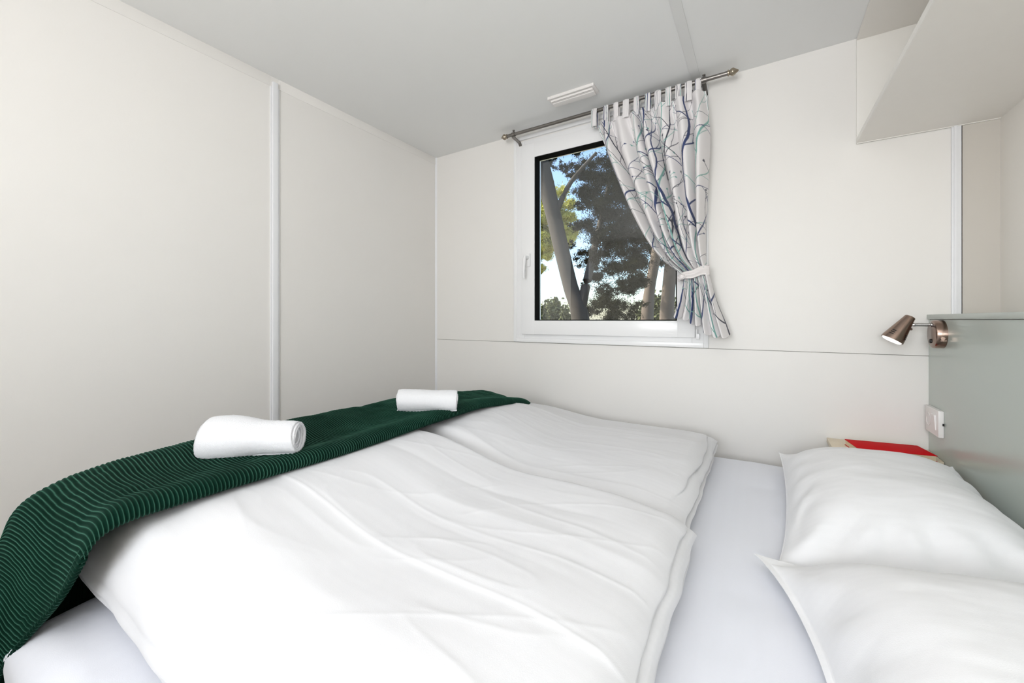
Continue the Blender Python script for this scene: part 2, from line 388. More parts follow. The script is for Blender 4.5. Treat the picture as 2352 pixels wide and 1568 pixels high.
# ------------------------------------------------------------------ curtain
cur = thing('curtain', 'pale branch-printed curtain tied back at the right side of the window', 'curtain', (-.45, RY, RZ))
M_cur = mat('branch_print_cotton', (.80, .775, .775), .85, sheen=.2, bump=.2, bump_scale=900)
_nt = M_cur.node_tree; _at = _nt.nodes.new('ShaderNodeAttribute'); _at.attribute_name = 'print'
_nt.links.new(_at.outputs['Color'], _nt.nodes['Principled BSDF'].inputs['Base Color'])
M_curplain = mat('pale_curtain_cotton', (.80, .76, .75), .85, sheen=.2, noise_amt=.02)
CLOTH = np.array((.80, .775, .775)); NAVY = np.array((.035, .055, .15)); TEAL = np.array((.20, .42, .38)); INK = np.array((.03, .035, .06))
def branch_print(ns, nt_, W, H, seed):
    """colours of a woven branch print, on an ns x nt grid of cloth W x H metres"""
    img = np.tile(CLOTH, (nt_, ns, 1)).astype(float)
    rr = random.Random(seed)
    xs = np.linspace(0, W, ns); ys = np.linspace(0, H, nt_)
    def seg(p, q, w0, w1, col):
        x0, x1 = min(p[0], q[0])-w0-.004, max(p[0], q[0])+w0+.004
        y0, y1 = min(p[1], q[1])-w0-.004, max(p[1], q[1])+w0+.004
        i0, i1 = np.searchsorted(xs, [x0, x1]); j0, j1 = np.searchsorted(ys, [y0, y1])
        if i1 <= i0 or j1 <= j0: return
        X, Y = np.meshgrid(xs[i0:i1], ys[j0:j1])
        dx, dy = q[0]-p[0], q[1]-p[1]; L = dx*dx+dy*dy+1e-9
        t = np.clip(((X-p[0])*dx+(Y-p[1])*dy)/L, 0, 1)
        dd = np.hypot(X-p[0]-t*dx, Y-p[1]-t*dy); w = w0+(w1-w0)*t
        a = np.clip((w-dd)/.0011+.5, 0, 1)[..., None]
        img[j0:j1, i0:i1] = img[j0:j1, i0:i1]*(1-a)+col*a
    def grow(p, ang, w, length, col, depth):
        step = .02; n = max(2, int(length/step)); q = p
        side = rr.choice((-1, 1)); nxt = rr.uniform(.03, .07); run = 0
        bend = rr.uniform(-.05, .05)
        for i in range(n):
            ang += rr.uniform(-.2, .2)+bend*.3
            if depth == 0: ang = ang*.85
            w1 = w*(1-.85*(i+1)/n) if depth else w*(1-.5*(i+1)/n)
            w0 = w*(1-.85*i/n) if depth else w*(1-.5*i/n)
            r = (q[0]+math.sin(ang)*step, q[1]-math.cos(ang)*step)
            seg(q, r, max(w0, .0011), max(w1, .0010), col)
            q = r; run += step
            if run > nxt and depth < 2:
                run = 0; nxt = rr.uniform(.07, .15); side = -side
                grow(q, ang+side*rr.uniform(.55, 1.0), w1*.62, length*rr.uniform(.16, .30), col, depth+1)
        if depth >= 1 and rr.random() < .5:
            seg(q, (q[0]+.006*math.sin(ang+.5), q[1]-.008*math.cos(ang+.5)), .0038, .001, col)
    nst = max(1, int(round(W/.088)))
    for k in range(nst):
        kind = k % 3
        col, w = ((TEAL, .0045), (NAVY, .0080), (INK, .0048))[kind]
        grow((W*(k+.5)/nst+rr.uniform(-.02, .02), H+.02), rr.uniform(-.15, .15), w, H*rr.uniform(1.05, 1.35), col, 0)
    for k in range(int(9*W)):
        grow((rr.uniform(0, W), rr.uniform(.1, H*.9)), rr.uniform(-.5, .5), .0034, rr.uniform(.10, .2), rr.choice((INK, TEAL, NAVY)), 1)
    return img
NS, NT = 640, 560
ycur = RY-.004
Lp = [(0, 1368, 289), (.08, 1377, 317), (.18, 1392, 360), (.3, 1420, 427), (.45, 1455, 505), (.58, 1490, 565), (.68, 1522, 600), (.76, 1560, 628), (.80, 1568, 640), (.88, 1562, 676), (1.0, 1545, 718)]
Rp = [(0, 1617, 208), (.08, 1621, 245), (.18, 1623, 300), (.3, 1623, 370), (.45, 1621, 450), (.58, 1619, 525), (.68, 1620, 580), (.76, 1624, 617), (.80, 1630, 636), (.88, 1645, 690), (1.0, 1676, 768)]
LL = np.array([aty(a, b, ycur) for _, a, b in Lp]); RR = np.array([aty(a, b, ycur) for _, a, b in Rp])
tt = np.linspace(0, 1, NT); ss = np.linspace(0, 1, NS)
L_ = crom([a[0] for a in Lp], LL, tt); R_ = crom([a[0] for a in Rp], RR, tt)
NF = 7.3
S, TT = np.meshgrid(ss, tt)
Sx = S + .012*np.sin(2*math.pi*S*3.1+1)*(1-.5*TT)
P = L_[:, None, :]*(1-Sx[..., None]) + R_[:, None, :]*Sx[..., None]
W_ = np.linalg.norm((R_-L_), axis=1)[:, None]
amp = crom([0, .1, .3, .55, .72, .78, .84, 1.0], [.013, .024, .037, .036, .022, .011, .020, .036], tt)[:, None]
ph = 2*math.pi*NF*S + .9*np.sin(2*math.pi*S*1.7+2.0)+.5*np.sin(5*TT+S*4)
fold = np.sin(ph)*(1+.35*np.sin(2*math.pi*S*2.3+.6)) + .25*np.sin(2*ph+1.3+2*TT)
P[..., 1] += amp*fold*.95 - .006
P[..., 0] += .42*W_/NF*np.sin(ph+1.25)*np.clip(sst(.0, .2, TT), .25, 1)*.55
P[..., 2] += .004*np.cos(ph*.5)*sst(.9, 1, TT) - .028*np.exp(-((S-.72)/.16)**2)*sst(.82, 1, TT) + .012*np.sin(ph)*sst(.85, 1, TT)
P[..., 1] += -.012*vnoise(S*6, TT*7, 1, 3)*sst(.1, .4, TT)
# big soft over-fold sweeping into the tie
P[..., 1] -= .03*np.exp(-((S-.35-.1*TT)/.13)**2)*sst(.35, .65, TT)*(1-sst(.68, .78, TT))
P[..., 1] = np.minimum(P[..., 1], YB-.035)
me = gridmesh('curtain_fabric', P)
img = branch_print(NS, NT, 1.02, 1.12, 11)
att = me.color_attributes.new('print', 'FLOAT_COLOR', 'POINT')
att.data.foreach_set('color', np.concatenate([img.reshape(-1, 3), np.ones((NS*NT, 1))], 1).reshape(-1).astype(np.float32))
fab = link('curtain_fabric', me, M_cur, cur)
sol = fab.modifiers.new('thickness', 'SOLIDIFY'); sol.thickness = .0012; sol.offset = 0
# fabric tabs looping over the pole
def print_attr(me, cols):
    a = me.color_attributes.new('print', 'FLOAT_COLOR', 'POINT')
    a.data.foreach_set('color', np.concatenate([cols.reshape(-1, 3), np.ones((cols.size//3, 1))], 1).reshape(-1).astype(np.float32))
tabx = [1366, 1393, 1416, 1439, 1463, 1489, 1512, 1536, 1559, 1582, 1604]
for k, px in enumerate(tabx):
    x = aty(px, 250, RY)[0]; w = .022 if k % 3 else .026
    zt = RZ; x2 = x
    fr = (x - aty(1366, 250, RY)[0])/(aty(1604, 250, RY)[0]-aty(1366, 250, RY)[0])
    prof = []
    zl = RZ-.075
    prof.append((RY-.012-.006*(k % 2), zl)); prof.append((RY-.013, RZ-.03))
    for a in np.linspace(math.pi, 0, 9): prof.append((RY+.0118*math.cos(a), RZ+.0118*math.sin(a)))
    prof.append((RY+.012, RZ-.03)); prof.append((RY+.008, zl))
    prof = np.array(prof); nn = 26
    tl = np.linspace(0, 1, len(prof)); q = np.linspace(0, 1, 60)
    pr = np.stack([np.interp(q, tl, prof[:, 0]), np.interp(q, tl, prof[:, 1])], 1)
    G = np.zeros((60, nn, 3))
    for i in range(60):
        for j in range(nn):
            s = j/(nn-1)-.5
            G[i, j] = (x + s*w*(1+.15*abs(q[i]-.5)), pr[i, 0] - .002*math.cos(s*6), pr[i, 1])
    me = gridmesh('tab', G)
    sub = branch_print(nn, 60, w, .17, 40+k)
    off = (k*53) % (NS-60)
    sub = img[10:70, off:off+nn*2:2][:60, :nn]
    print_attr(me, np.ascontiguousarray(sub))
    o = link('tab', me, M_cur, cur); m_ = o.modifiers.new('thickness', 'SOLIDIFY'); m_.thickness = .0015; m_.offset = 0
# tie band with knot
pl = Vector(aty(1560, 637, ycur)); pr_ = Vector(aty(1627, 622, ycur))
bm = BM(); n = 48; rows = 8; ringv = []
ctr = (pl+pr_)/2; hw = (pr_.x-pl.x)/2+.004; slope = (pr_.z-pl.z)/(2*hw)
for i in range(n):
    a = 2*math.pi*i/n
    col = []
    for j in range(rows):
        h = (j/(rows-1)-.5)
        x = ctr.x+math.cos(a)*hw*1.03; y = ctr.y-.006+math.sin(a)*(.030+.003*math.sin(3*a))
        z = ctr.z+slope*math.cos(a)*hw + h*(.030-.008*math.cos(a)*-1) + .003*math.sin(5*a)+.004*math.cos(a)
        y -= .0035*math.cos(h*9)*(1 if math.sin(a) < 0 else -1)
        col.append(bm.verts.new((x, y, z)))
    ringv.append(col)
for i in range(n):
    for j in range(rows-1):
        bm.faces.new((ringv[i][j], ringv[(i+1) % n][j], ringv[(i+1) % n][j+1], ringv[i][j+1]))
tb = obj('tieback', bm, M_curplain, cur); m_ = tb.modifiers.new('thickness', 'SOLIDIFY'); m_.thickness = .003
bm = BM()
kn = bmesh.ops.create_icosphere(bm, subdivisions=4, radius=1)['verts']
for v in kn:
    nn_ = noise.noise(v.co*2.2)*.25; v.co = Vector((v.co.x*.015, v.co.y*.012, v.co.z*.011))*(1+nn_) + Vector((pl.x+.016, ycur-.036, pl.z-.002))
obj('tie_knot', bm, M_curplain, cur)

# ------------------------------------------------------------------ ceiling vent
v = thing('ceiling_vent', 'small white louvred vent on the ceiling near the window', 'vent', (-.713, 1.665, ZC))
bm = BM(); x0, x1, y0, y1 = -.822, -.604, 1.628, 1.70
ring_b = [(x0, x0+.01, y0, y1), (x1-.01, x1, y0, y1), (x0+.01, x1-.01, y0, y0+.008), (x0+.01, x1-.01, y1-.008, y1)]
for a in ring_b: box(bm, *a, ZC-.012, ZC, .001)
box(bm, x0+.01, x1-.01, y0+.03, y1-.008, ZC-.022, ZC-.006, .004)
obj('vent_frame', bm, M_vent, v)
for k in range(3):
    bm = BM(); yy = y0+.011+k*.0085
    prism(bm, [(yy, ZC-.004), (yy+.0055, ZC-.018), (yy+.0075, ZC-.018), (yy+.002, ZC-.004)], 'x', x0+.01, x1-.01)
    obj('slat', bm, M_vent, v)
bm = BM(); box(bm, x0+.01, x1-.01, y0+.008, y1-.008, ZC-.003, ZC-.001)
obj('vent_opening', bm, M_dark, v)

# ------------------------------------------------------------------ open wall cabinet in the corner
cab = thing('wall_cabinet', 'cream open shelf cabinet hanging under the ceiling above the headboard', 'cabinet', (.47, 1.2, 1.83))
CX0, CY1, CY0, CZ0 = .291, YB-.010, .70, 1.83
th = .016
bm = BM(); box(bm, CX0+.001, XR, CY0, CY1, CZ0, CZ0+th)
obj('bottom_panel', bm, M_cab, cab, smooth=False)
bm = BM(); box(bm, CX0-.001, CX0+.001, CY0, CY1, CZ0, CZ0+th)
obj('front_edging', bm, M_edge, cab, smooth=False)
bm = BM(); box(bm, CX0, XR, CY1-.0, CY1+.008, CZ0-.002, ZC-.002, .0015)
obj('side_panel', bm, M_edge, cab)
bm = BM(); box(bm, CX0, XR, CY0-th, CY0, CZ0, ZC-.002, .001)
obj('side_panel', bm, M_cab, cab)
bm = BM(); box(bm, CX0, XR, CY0, CY1, ZC-.012, ZC-.001, .0008)
obj('top_panel', bm, M_cab, cab)
bm = BM(); box(bm, XR-.006, XR-.0005, CY0, CY1, CZ0+th, ZC-.012)
obj('back_panel', bm, M_cab, cab, smooth=False)

# ------------------------------------------------------------------ headboard box
hb = thing('headboard', 'sage green boxed headboard with a flat ledge on top', 'headboard', (XH, .8, 0))
bm = BM(); box(bm, XH, XR-.001, -.6, YB-.001, .0, 1.1998)
obj('front_panel', bm, M_head, hb, smooth=False)
bm = BM(); box(bm, XH-.005, XR-.001, -.6, YB-.001, 1.2015, 1.217, .0012)
obj('ledge', bm, M_head, hb)
bm = BM(); box(bm, XH+.003, XR-.001, -.6, YB-.001, 1.1998, 1.2015)
obj('shadow_gap', bm, M_seam, hb, smooth=False)

# ------------------------------------------------------------------ reading lamp
LY = 1.750; LZ = 1.155
lamp = thing('wall_lamp', 'bronze reading lamp with a cone shade on the headboard', 'lamp', (XH, LY, LZ))
bm = BM(); lathe(bm, (XH, LY, LZ), (-1, 0, 0), [(0, .0435), (.020, .0435), (.0235, .042), (.025, .0395), (.0252, .0)], 64)
base = obj('lamp_base', bm, M_lamp, lamp)
bm = BM(); lathe(bm, (XH-.025, LY+.004, LZ-.022), (-1, 0, 0), [(0, .0068), (.003, .0065), (.004, .005), (.0042, 0)], 24)
obj('switch_button', bm, M_black, base)
bm = BM(); tube(bm, [(XH-.012, LY-.046, LZ-.012), (XH-.012, LY-.0425, LZ-.012)], .005, 12); box(bm, XH-.017, XH-.004, LY-.0455, LY-.0425, LZ-.020, LZ-.017)
obj('screw', bm, M_lamp, base)
zA = LZ+.029
bm = BM(); tube(bm, [(XH-.025, LY, zA), (XH-.062, LY, zA)], .0052, 16)
lathe(bm, (XH-.024, LY, zA), (-1, 0, 0), [(0, .0075), (.004, .0072), (.005, .0052)], 20)
lathe(bm, (XH-.060, LY, zA), (-1, 0, 0), [(0, .0050), (.003, .0058), (.006, .0058), (.010, .004), (.016, .004)], 16)
obj('arm', bm, M_chrome, lamp)
htop = Vector((XH-.072, LY+.002, zA+.026)); ax = Vector((-.043, -.006, -.071)).normalized()
bm = BM(); lathe(bm, htop, ax, [(0, .0001), (0, .0115), (.002, .0135), (.010, .0148), (.080, .0290), (.088, .0300), (.088, .0280), (.070, .025), (.068, .0)], 48, cap=False)
shade = obj('lamp_shade', bm, M_lamp, lamp)
_, s_, t_ = frame_of(ax)
toCam = Vector((-.25, -1, .0)); toCam = (toCam-ax*toCam.dot(ax)).normalized(); sd = ax.cross(toCam).normalized()
for a0 in (-1.15, .42, 2.0):
    bm = BM()
    for r in range(3):
        h = .060+.0062*r; rad = .0148+(.0290-.0148)*(h-.010)/.07+.0004
        vs = []
        for i in range(9):
            a = a0+(i/8-.5)*.42; dirv = toCam*math.cos(a)+sd*math.sin(a)
            vs.append((bm.verts.new(htop+ax*(h-.0012)+dirv*rad), bm.verts.new(htop+ax*(h+.0012)+dirv*(rad+.0005))))
        for i in range(8): bm.faces.new((vs[i][0], vs[i+1][0], vs[i+1][1], vs[i][1]))
    obj('vent_slot', bm, M_black, shade)
bm = BM(); lathe(bm, htop+ax*.078, ax, [(0, .0001), (0, .0255), (.011, .0262), (.0135, .023), (.014, .0001)], 40, cap=False)
obj('bulb', bm, M_bulb, shade)
bm = BM(); lathe(bm, Vector((XH-.074, LY, zA+.0)), (-1, 0, .0), [(0, .006), (.004, .006)], 12); lathe(bm, Vector((XH-.071, LY-.004, zA+.014)), (-1, -.3, .0), [(-.004, .004), (.006, .004)], 10); lathe(bm, Vector((XH-.076, LY-.004, zA-.014)), (-1, -.3, 0), [(-.006, .004), (.006, .004)], 10)
obj('swivel_joint', bm, M_lamp, shade)

# ------------------------------------------------------------------ socket and switch
sk = thing('power_socket', 'white wall plate with a round socket and a rocker switch on the headboard', 'socket', (XH, 1.795, .878))
bm = BM(); box(bm, XH-.013, XH, 1.739, 1.852, .837, .919, .002)
obj('plate', bm, M_socket, sk)
bm = BM(); lathe(bm, (XH-.013, 1.822, .878), (-1, 0, 0), [(0, .0205), (.0012, .0205), (.0012, .0185), (-.002, .0180), (-.002, .0)], 40, cap=False)
for dz in (.0095, -.0095): lathe(bm, (XH-.0115, 1.822, .878+dz*0), (-1, 0, 0), [(0, .0001), (0, .003), (.0008, .003), (.0008, .0001)], 12, cap=False)
so = obj('socket_ring', bm, M_socket, sk)
for dy in (.0095, -.0095):
    bm = BM(); lathe(bm, (XH-.0112, 1.822+dy, .878), (-1, 0, 0), [(0, .0025), (.0005, .0025)], 12)
    obj('socket_hole', bm, M_black, so)
bm = BM(); prism(bm, [(XH-.013, .856), (XH-.0150, .856), (XH-.0185, .902), (XH-.013, .902)], 'y', 1.757, 1.788)
obj('rocker', bm, M_socket, sk, smooth=False)
bm = BM(); box(bm, XH-.004, XH-.0002, 1.7365, 1.739, .874, .881)
obj('latch', bm, M_black, sk, smooth=False)

# ------------------------------------------------------------------ bedside shelf and book
bs = thing('bedside_shelf', 'birch bedside shelf in the corner between bed and wall', 'shelf', (.34, 1.8, 0))
bm = BM(); box(bm, .207, XH-.001, 1.735, YB-.001, .748, .765, .0015)
obj('shelf_top', bm, M_birch, bs)
bm = BM(); box(bm, .215, XH-.001, 1.785, YB-.001, 0, .748, .001)
obj('shelf_body', bm, M_birch, bs)
bk = thing('book', 'red book lying flat on the bedside shelf', 'book', (.353, 1.76, .765))
bm = BM(); box(bm, -.095, .094, -.053, .053, .0012, .0175); R_m = Matrix.Translation((.353, 1.759, .7655)) @ Matrix.Rotation(math.radians(10), 4, 'Z')
bmesh.ops.transform(bm, matrix=R_m, verts=bm.verts[:]); obj('pages', bm, M_page, bk, smooth=False)
bm = BM(); box(bm, -.097, .097, -.055, .055, .0175, .0192, .0004); box(bm, -.097, .097, -.055, .055, 0, .0012)
bmesh.ops.transform(bm, matrix=R_m, verts=bm.verts[:]); obj('cover', bm, M_red, bk)

# ================================================================== THE BED
bed = thing('bed', 'low double bed with a pale fitted sheet, pushed against the sage headboard', 'bed', (-.3, .95, 0))
BX0, BX1, BY0, BY1, BZ = -1.115, .474, .122, 1.757, .683
bm = BM(); box(bm, BX0+.04, BX1, BY0+.03, BY1-.01, 0, .42, .004)
obj('bed_base', bm, M_base, bed)
def slab_axis(h, r, n_flat, n_r):
    """returns arrays pos (-h..h) and E (0..1) with quarter-round shoulders of radius r"""
    th_ = np.linspace(math.pi/2, 0, n_r+1)
    a = -(h-r)-r*np.sin(th_); Ea = np.cos(th_)
    b = np.linspace(-(h-r), h-r, n_flat+2)[1:-1]
    c = (h-r)+r*np.sin(th_[::-1]); Ec = np.cos(th_[::-1])
    return np.concatenate([a, b, c]), np.concatenate([Ea, np.ones(n_flat), Ec])
def slab(x0, x1, y0, y1, rx, ry, nx, ny, ztop, zbot, zside, mod=None, nr=14):
    X, EX = slab_axis((x1-x0)/2, rx, nx, nr); Y, EY = slab_axis((y1-y0)/2, ry, ny, nr)
    X = X+(x0+x1)/2; Y = Y+(y0+y1)/2
    XX, YY = np.meshgrid(X, Y); E = EX[None, :]*EY[:, None]
    # round the plan corners a little
    zt = ztop(XX, YY); zb = zbot(XX, YY); zm = zside(XX, YY)
    top = np.stack([XX, YY, zm+(zt-zm)*E], -1); bot = np.stack([XX, YY, zm-(zm-zb)*E], -1)
    if mod is not None:
        top = mod(top, E, 1); bot = mod(bot, E, -1)
    return top, bot
def closed_pair(name, top, bot):
    ny, nx, _ = top.shape
    idt = np.arange(ny*nx).reshape(ny, nx); idb = idt.copy()+ny*nx
    idb[0, :] = idt[0, :]; idb[-1, :] = idt[-1, :]; idb[:, 0] = idt[:, 0]; idb[:, -1] = idt[:, -1]
    def q(I, flip):
        a = np.stack([I[:-1, :-1], I[:-1, 1:], I[1:, 1:], I[1:, :-1]], -1).reshape(-1, 4)
        return a[:, ::-1] if flip else a
    f = np.concatenate([q(idt, False), q(idb, True)])
    V = np.concatenate([top.reshape(-1, 3), bot.reshape(-1, 3)])
    used = np.zeros(len(V), bool); used[f.reshape(-1)] = True
    remap = np.cumsum(used)-1; V = V[used]; f = remap[f]
    me = bpy.data.meshes.new(name)
    me.vertices.add(len(V)); me.vertices.foreach_set('co', V.reshape(-1).astype(np.float32))
    me.loops.add(f.size); me.loops.foreach_set('vertex_index', f.reshape(-1).astype(np.int32))
    me.polygons.add(len(f)); me.polygons.foreach_set('loop_start', (np.arange(len(f))*4).astype(np.int32))
    me.polygons.foreach_set('loop_total', np.full(len(f), 4, np.int32)); me.polygons.foreach_set('use_smooth', np.ones(len(f), bool))
    me.update(calc_edges=True); me.validate()
    return me
def ridged(X, Y, seed, h):
    """thin sharp cloth creases running mostly along the bed"""
    n1 = vnoise(X, Y, 2.2, seed, 2, sx=.8, sy=3.4); n2 = vnoise(X+.3*Y, Y-.5*X, 2.6, seed+3, 2, sx=.8, sy=3.0)
    return h*((1-np.abs(n1)*2.2).clip(0, 1)**5+.7*(1-np.abs(n2)*2.2).clip(0, 1)**6)
# mattress with its fitted sheet
def mz(X, Y):
    z = BZ + .0035*vnoise(X, Y, 5, 21) + .0012*vnoise(X, Y, 16, 22, sx=1, sy=.35) + ridged(Y, X+.3*Y, 71, .0009)
    d = np.minimum(X-BX0, Y-BY0); z = z - .03*np.exp(-np.hypot(X-BX0, Y-BY0)/.12)
    return z - .006*np.exp(-((Y-BY1)/.1)**2)
def mmod(Pp, E, s):
    if s < 0: return Pp
    return Pp
top, bot = slab(BX0, BX1, BY0, BY1, .05, .055, 150, 150, mz, lambda X, Y: X*0+.42, lambda X, Y: X*0+.622, None, 16)
me = closed_pair('mattress', top, bot)
mt = link('mattress', me, M_sheet, bed)
# skirt of the sheet: piping line along the edge
def perimeter(z, off):
    pts = []; r = .03
    for cx, cy, a0 in ((BX1-r, BY0+r, -90), (BX1-r, BY1-r, 0), (BX0+r, BY1-r, 90), (BX0+r, BY0+r, 180)):
        for k in range(7):
            a = math.radians(a0+k*15); pts.append((cx+(r+off)*math.cos(a), cy+(r+off)*math.sin(a), z))
    return pts
pp = perimeter(.617, -.006); bm = BM()
tube(bm, pp+[pp[0]], .0045, 8, cap=False)
obj('piping', bm, M_sheet, mt)

# duvets ------------------------------------------------------------
def crease(X, Y, y0, x0, x1, w, h, slope=0.0):
    return h*np.exp(-np.abs((Y-y0-slope*(X+.5))/w)**1.3)*sst(x0-.08, x0+.06, X)*(1-sst(x1-.06, x1+.08, X))
def near_top(X, Y):
    z = .803 + .060*sst(-.52, -.86, X)*1.0 - .018*sst(-.30, -.12, X)
    z = z + .0045*vnoise(X, Y, 3.2, 5, sx=.7, sy=1.3) + .0016*vnoise(X, Y, 9, 6, sx=.45, sy=1.6)
    z += crease(X, Y, .475, -.95, -.14, .007, .0026) + .003*sst(.470, .49, Y) + crease(X, Y, .665, -.62, -.15, .03, .004, .04)
    z += crease(X, Y, .76, -.85, -.3, .02, -.0025, .05) + crease(X, Y, .58, -.75, -.25, .02, -.0015, -.04) + ridged(X, Y, 51, .0013)
    z -= .030*(1-sst(.22, .36, Y)) * (1-.6*sst(-.8, -.95, X))
    # wrinkles gathering at the head end corner
    z += .0022*sst(-.4, -.2, X)*np.sin((Y*22+X*6+1.5*np.sin(X*9)))
    return z
def far_top(X, Y):
    z = .792 + .072*sst(-.55, -.87, X)*(1-sst(1.25, 1.66, Y)*.55) - .020*sst(1.45, 1.66, Y) - .024*sst(-.28, -.13, X)*(1-.8*sst(1.0, 1.4, Y)) - .012*(1-sst(.98, 1.15, Y))
    z = z + .004*vnoise(X, Y, 3.5, 15, sx=.8, sy=1.3) + .0014*vnoise(X, Y, 10, 16, sx=.6, sy=1.6)
    z += ridged(X, Y, 61, .0010)
    z += crease(X, Y, 1.47, -1.0, -.2, .012, .002, .02)
    return z
def layered(x1, y0, amp=.009, seed=0, grooves=(.66, .36), yside=True):
    def mod(Pp, E, s):
        X, Y, Z = Pp[..., 0], Pp[..., 1], Pp[..., 2]
        zb = .686; zt = .79
        f = (Z-zb)/(zt-zb)
        w = sst(x1-.12, x1-.02, X)
        wob = .03*np.sin(Y*9+seed)+.015*np.sin(Y*31+seed*2)
        g = sum(np.exp(-((f-a-wob)/.038)**2) for a in grooves)
        side = (1-E)**.5
        Pp = Pp.copy()
        Pp[..., 0] += w*side*(-amp*1.5*g + .020*(1-f)*1.0 + .002*np.sin(Y*23+seed+f*5) + .0012*np.sin(Y*57+f*9))
        if yside:
            w2 = 1-sst(y0+.02, y0+.1, Y); wob2 = .05*np.sin(X*11+seed)
            g2 = sum(np.exp(-((f-a-wob2)/.06)**2) for a in grooves)
            Pp[..., 1] += w2*side*(amp*.35*g2 + .003*np.sin(X*13+seed) + .0012*np.sin(X*41+f*4))
        # pull the plan corners in so that they read as soft folded corners
        return Pp
    return mod
zflat = lambda X, Y: X*0+BZ+.004
top, bot = slab(-1.105, -.128, .205, .944, .05, .062, 240, 200, near_top, zflat, lambda X, Y: .735+.0*X, layered(-.128, .205, seed=1), 22)
me = closed_pair('duvet', top, bot)
o = link('duvet', me, M_duvet, None); tag(o, 'white folded duvet on the near half of the bed', 'duvet', 'folded duvets on the bed')
top, bot = slab(-1.105, -.148, .950, 1.715, .045, .06, 240, 200, far_top, zflat, lambda X, Y: .730+.0*X, layered(-.148, .95, amp=.013, seed=4, grooves=(.7, .42)), 22)
me = closed_pair('duvet', top, bot)
o = link('duvet', me, M_duvet, None); tag(o, 'white folded duvet lying beside the window wall, edge layers showing', 'duvet', 'folded duvets on the bed')

# pillows -----------------------------------------------------------
def pillow(name, FL, FR, NL, NR, hgt, zbase, seed, label, conc=(.05, .04, .03, .03), corner_lift=(0, 0, 0, 0), flange=.93):
    n = 150
    a = np.sin(np.linspace(-1, 1, n)*math.pi/2); A, B = np.meshgrid(a, a)      # A: left..right, B: near..far
    u = (A+1)/2; w = (B+1)/2
    NLv, NRv, FLv, FRv = map(np.array, (NL, NR, FL, FR))
    XY = ((1-u)*(1-w))[..., None]*NLv+(u*(1-w))[..., None]*NRv+((1-u)*w)[..., None]*FLv+(u*w)[..., None]*FRv
    cl, cr, cn, cf = conc
    XY[..., 0] += cl*(1-u)**2*(1-B**2)**.8 - cr*u**2*(1-B**2)**.8
    XY[..., 1] += cn*(1-w)**2*(1-A**2)**.8 - cf*w**2*(1-A**2)**.8
    k = flange
    Ta = np.clip(1-np.abs(A/k)**3.0, 0, 1)**.75; Tb = np.clip(1-np.abs(B/k)**3.0, 0, 1)**.75
    Tt = Ta*Tb
    X, Y = XY[..., 0], XY[..., 1]
    cx, cy = X.mean(), Y.mean(); ang = np.arctan2(B, A)
    edge = np.exp(-((np.maximum(np.abs(A), np.abs(B))-.86)/.12)**2)
    wr = .006*edge*np.sin(ang*17+seed+2*vnoise(A, B, 2, seed))+.005*vnoise(X, Y, 6, seed+1)+.0022*vnoise(X, Y, 18, seed+2, sx=.5, sy=1.4)
    lift = corner_lift[0]*((1-u)*(w))**2+corner_lift[1]*(u*w)**2+corner_lift[2]*((1-u)*(1-w))**2+corner_lift[3]*(u*(1-w))**2
    zm = zbase+.012+lift
    top = np.stack([X, Y, zm+Tt*hgt+wr*np.clip(Tt*3, .25, 1)+.0012], -1)
    bot = np.stack([X, Y, zm-np.clip(Tt*2, 0, 1)*np.minimum(.011+lift*.3, .03)-.0008], -1)
    me = closed_pair(name, top, bot)
    o = link(name, me, M_pillow, None); tag(o, label, 'pillow', 'pillows at the head of the bed')
    return o
pillow('pillow', (.052, 1.640), (.462, 1.625), (.030, .992), (.462, .975), .132, BZ+.002, 3,
       'white pillow in the far corner of the bed below the reading lamp', conc=(.018, .0, .0, .0), corner_lift=(.05, .085, .0, .06), flange=.99)
pillow('pillow', (-.012, .966), (.462, .99), (.022, .33), (.462, .32), .130, BZ+.004, 9,
       'white pillow nearest the camera, pointed corner lapping over its neighbour', conc=(.075, .0, .02, .0), corner_lift=(.018, .085, 0, .05), flange=.94)

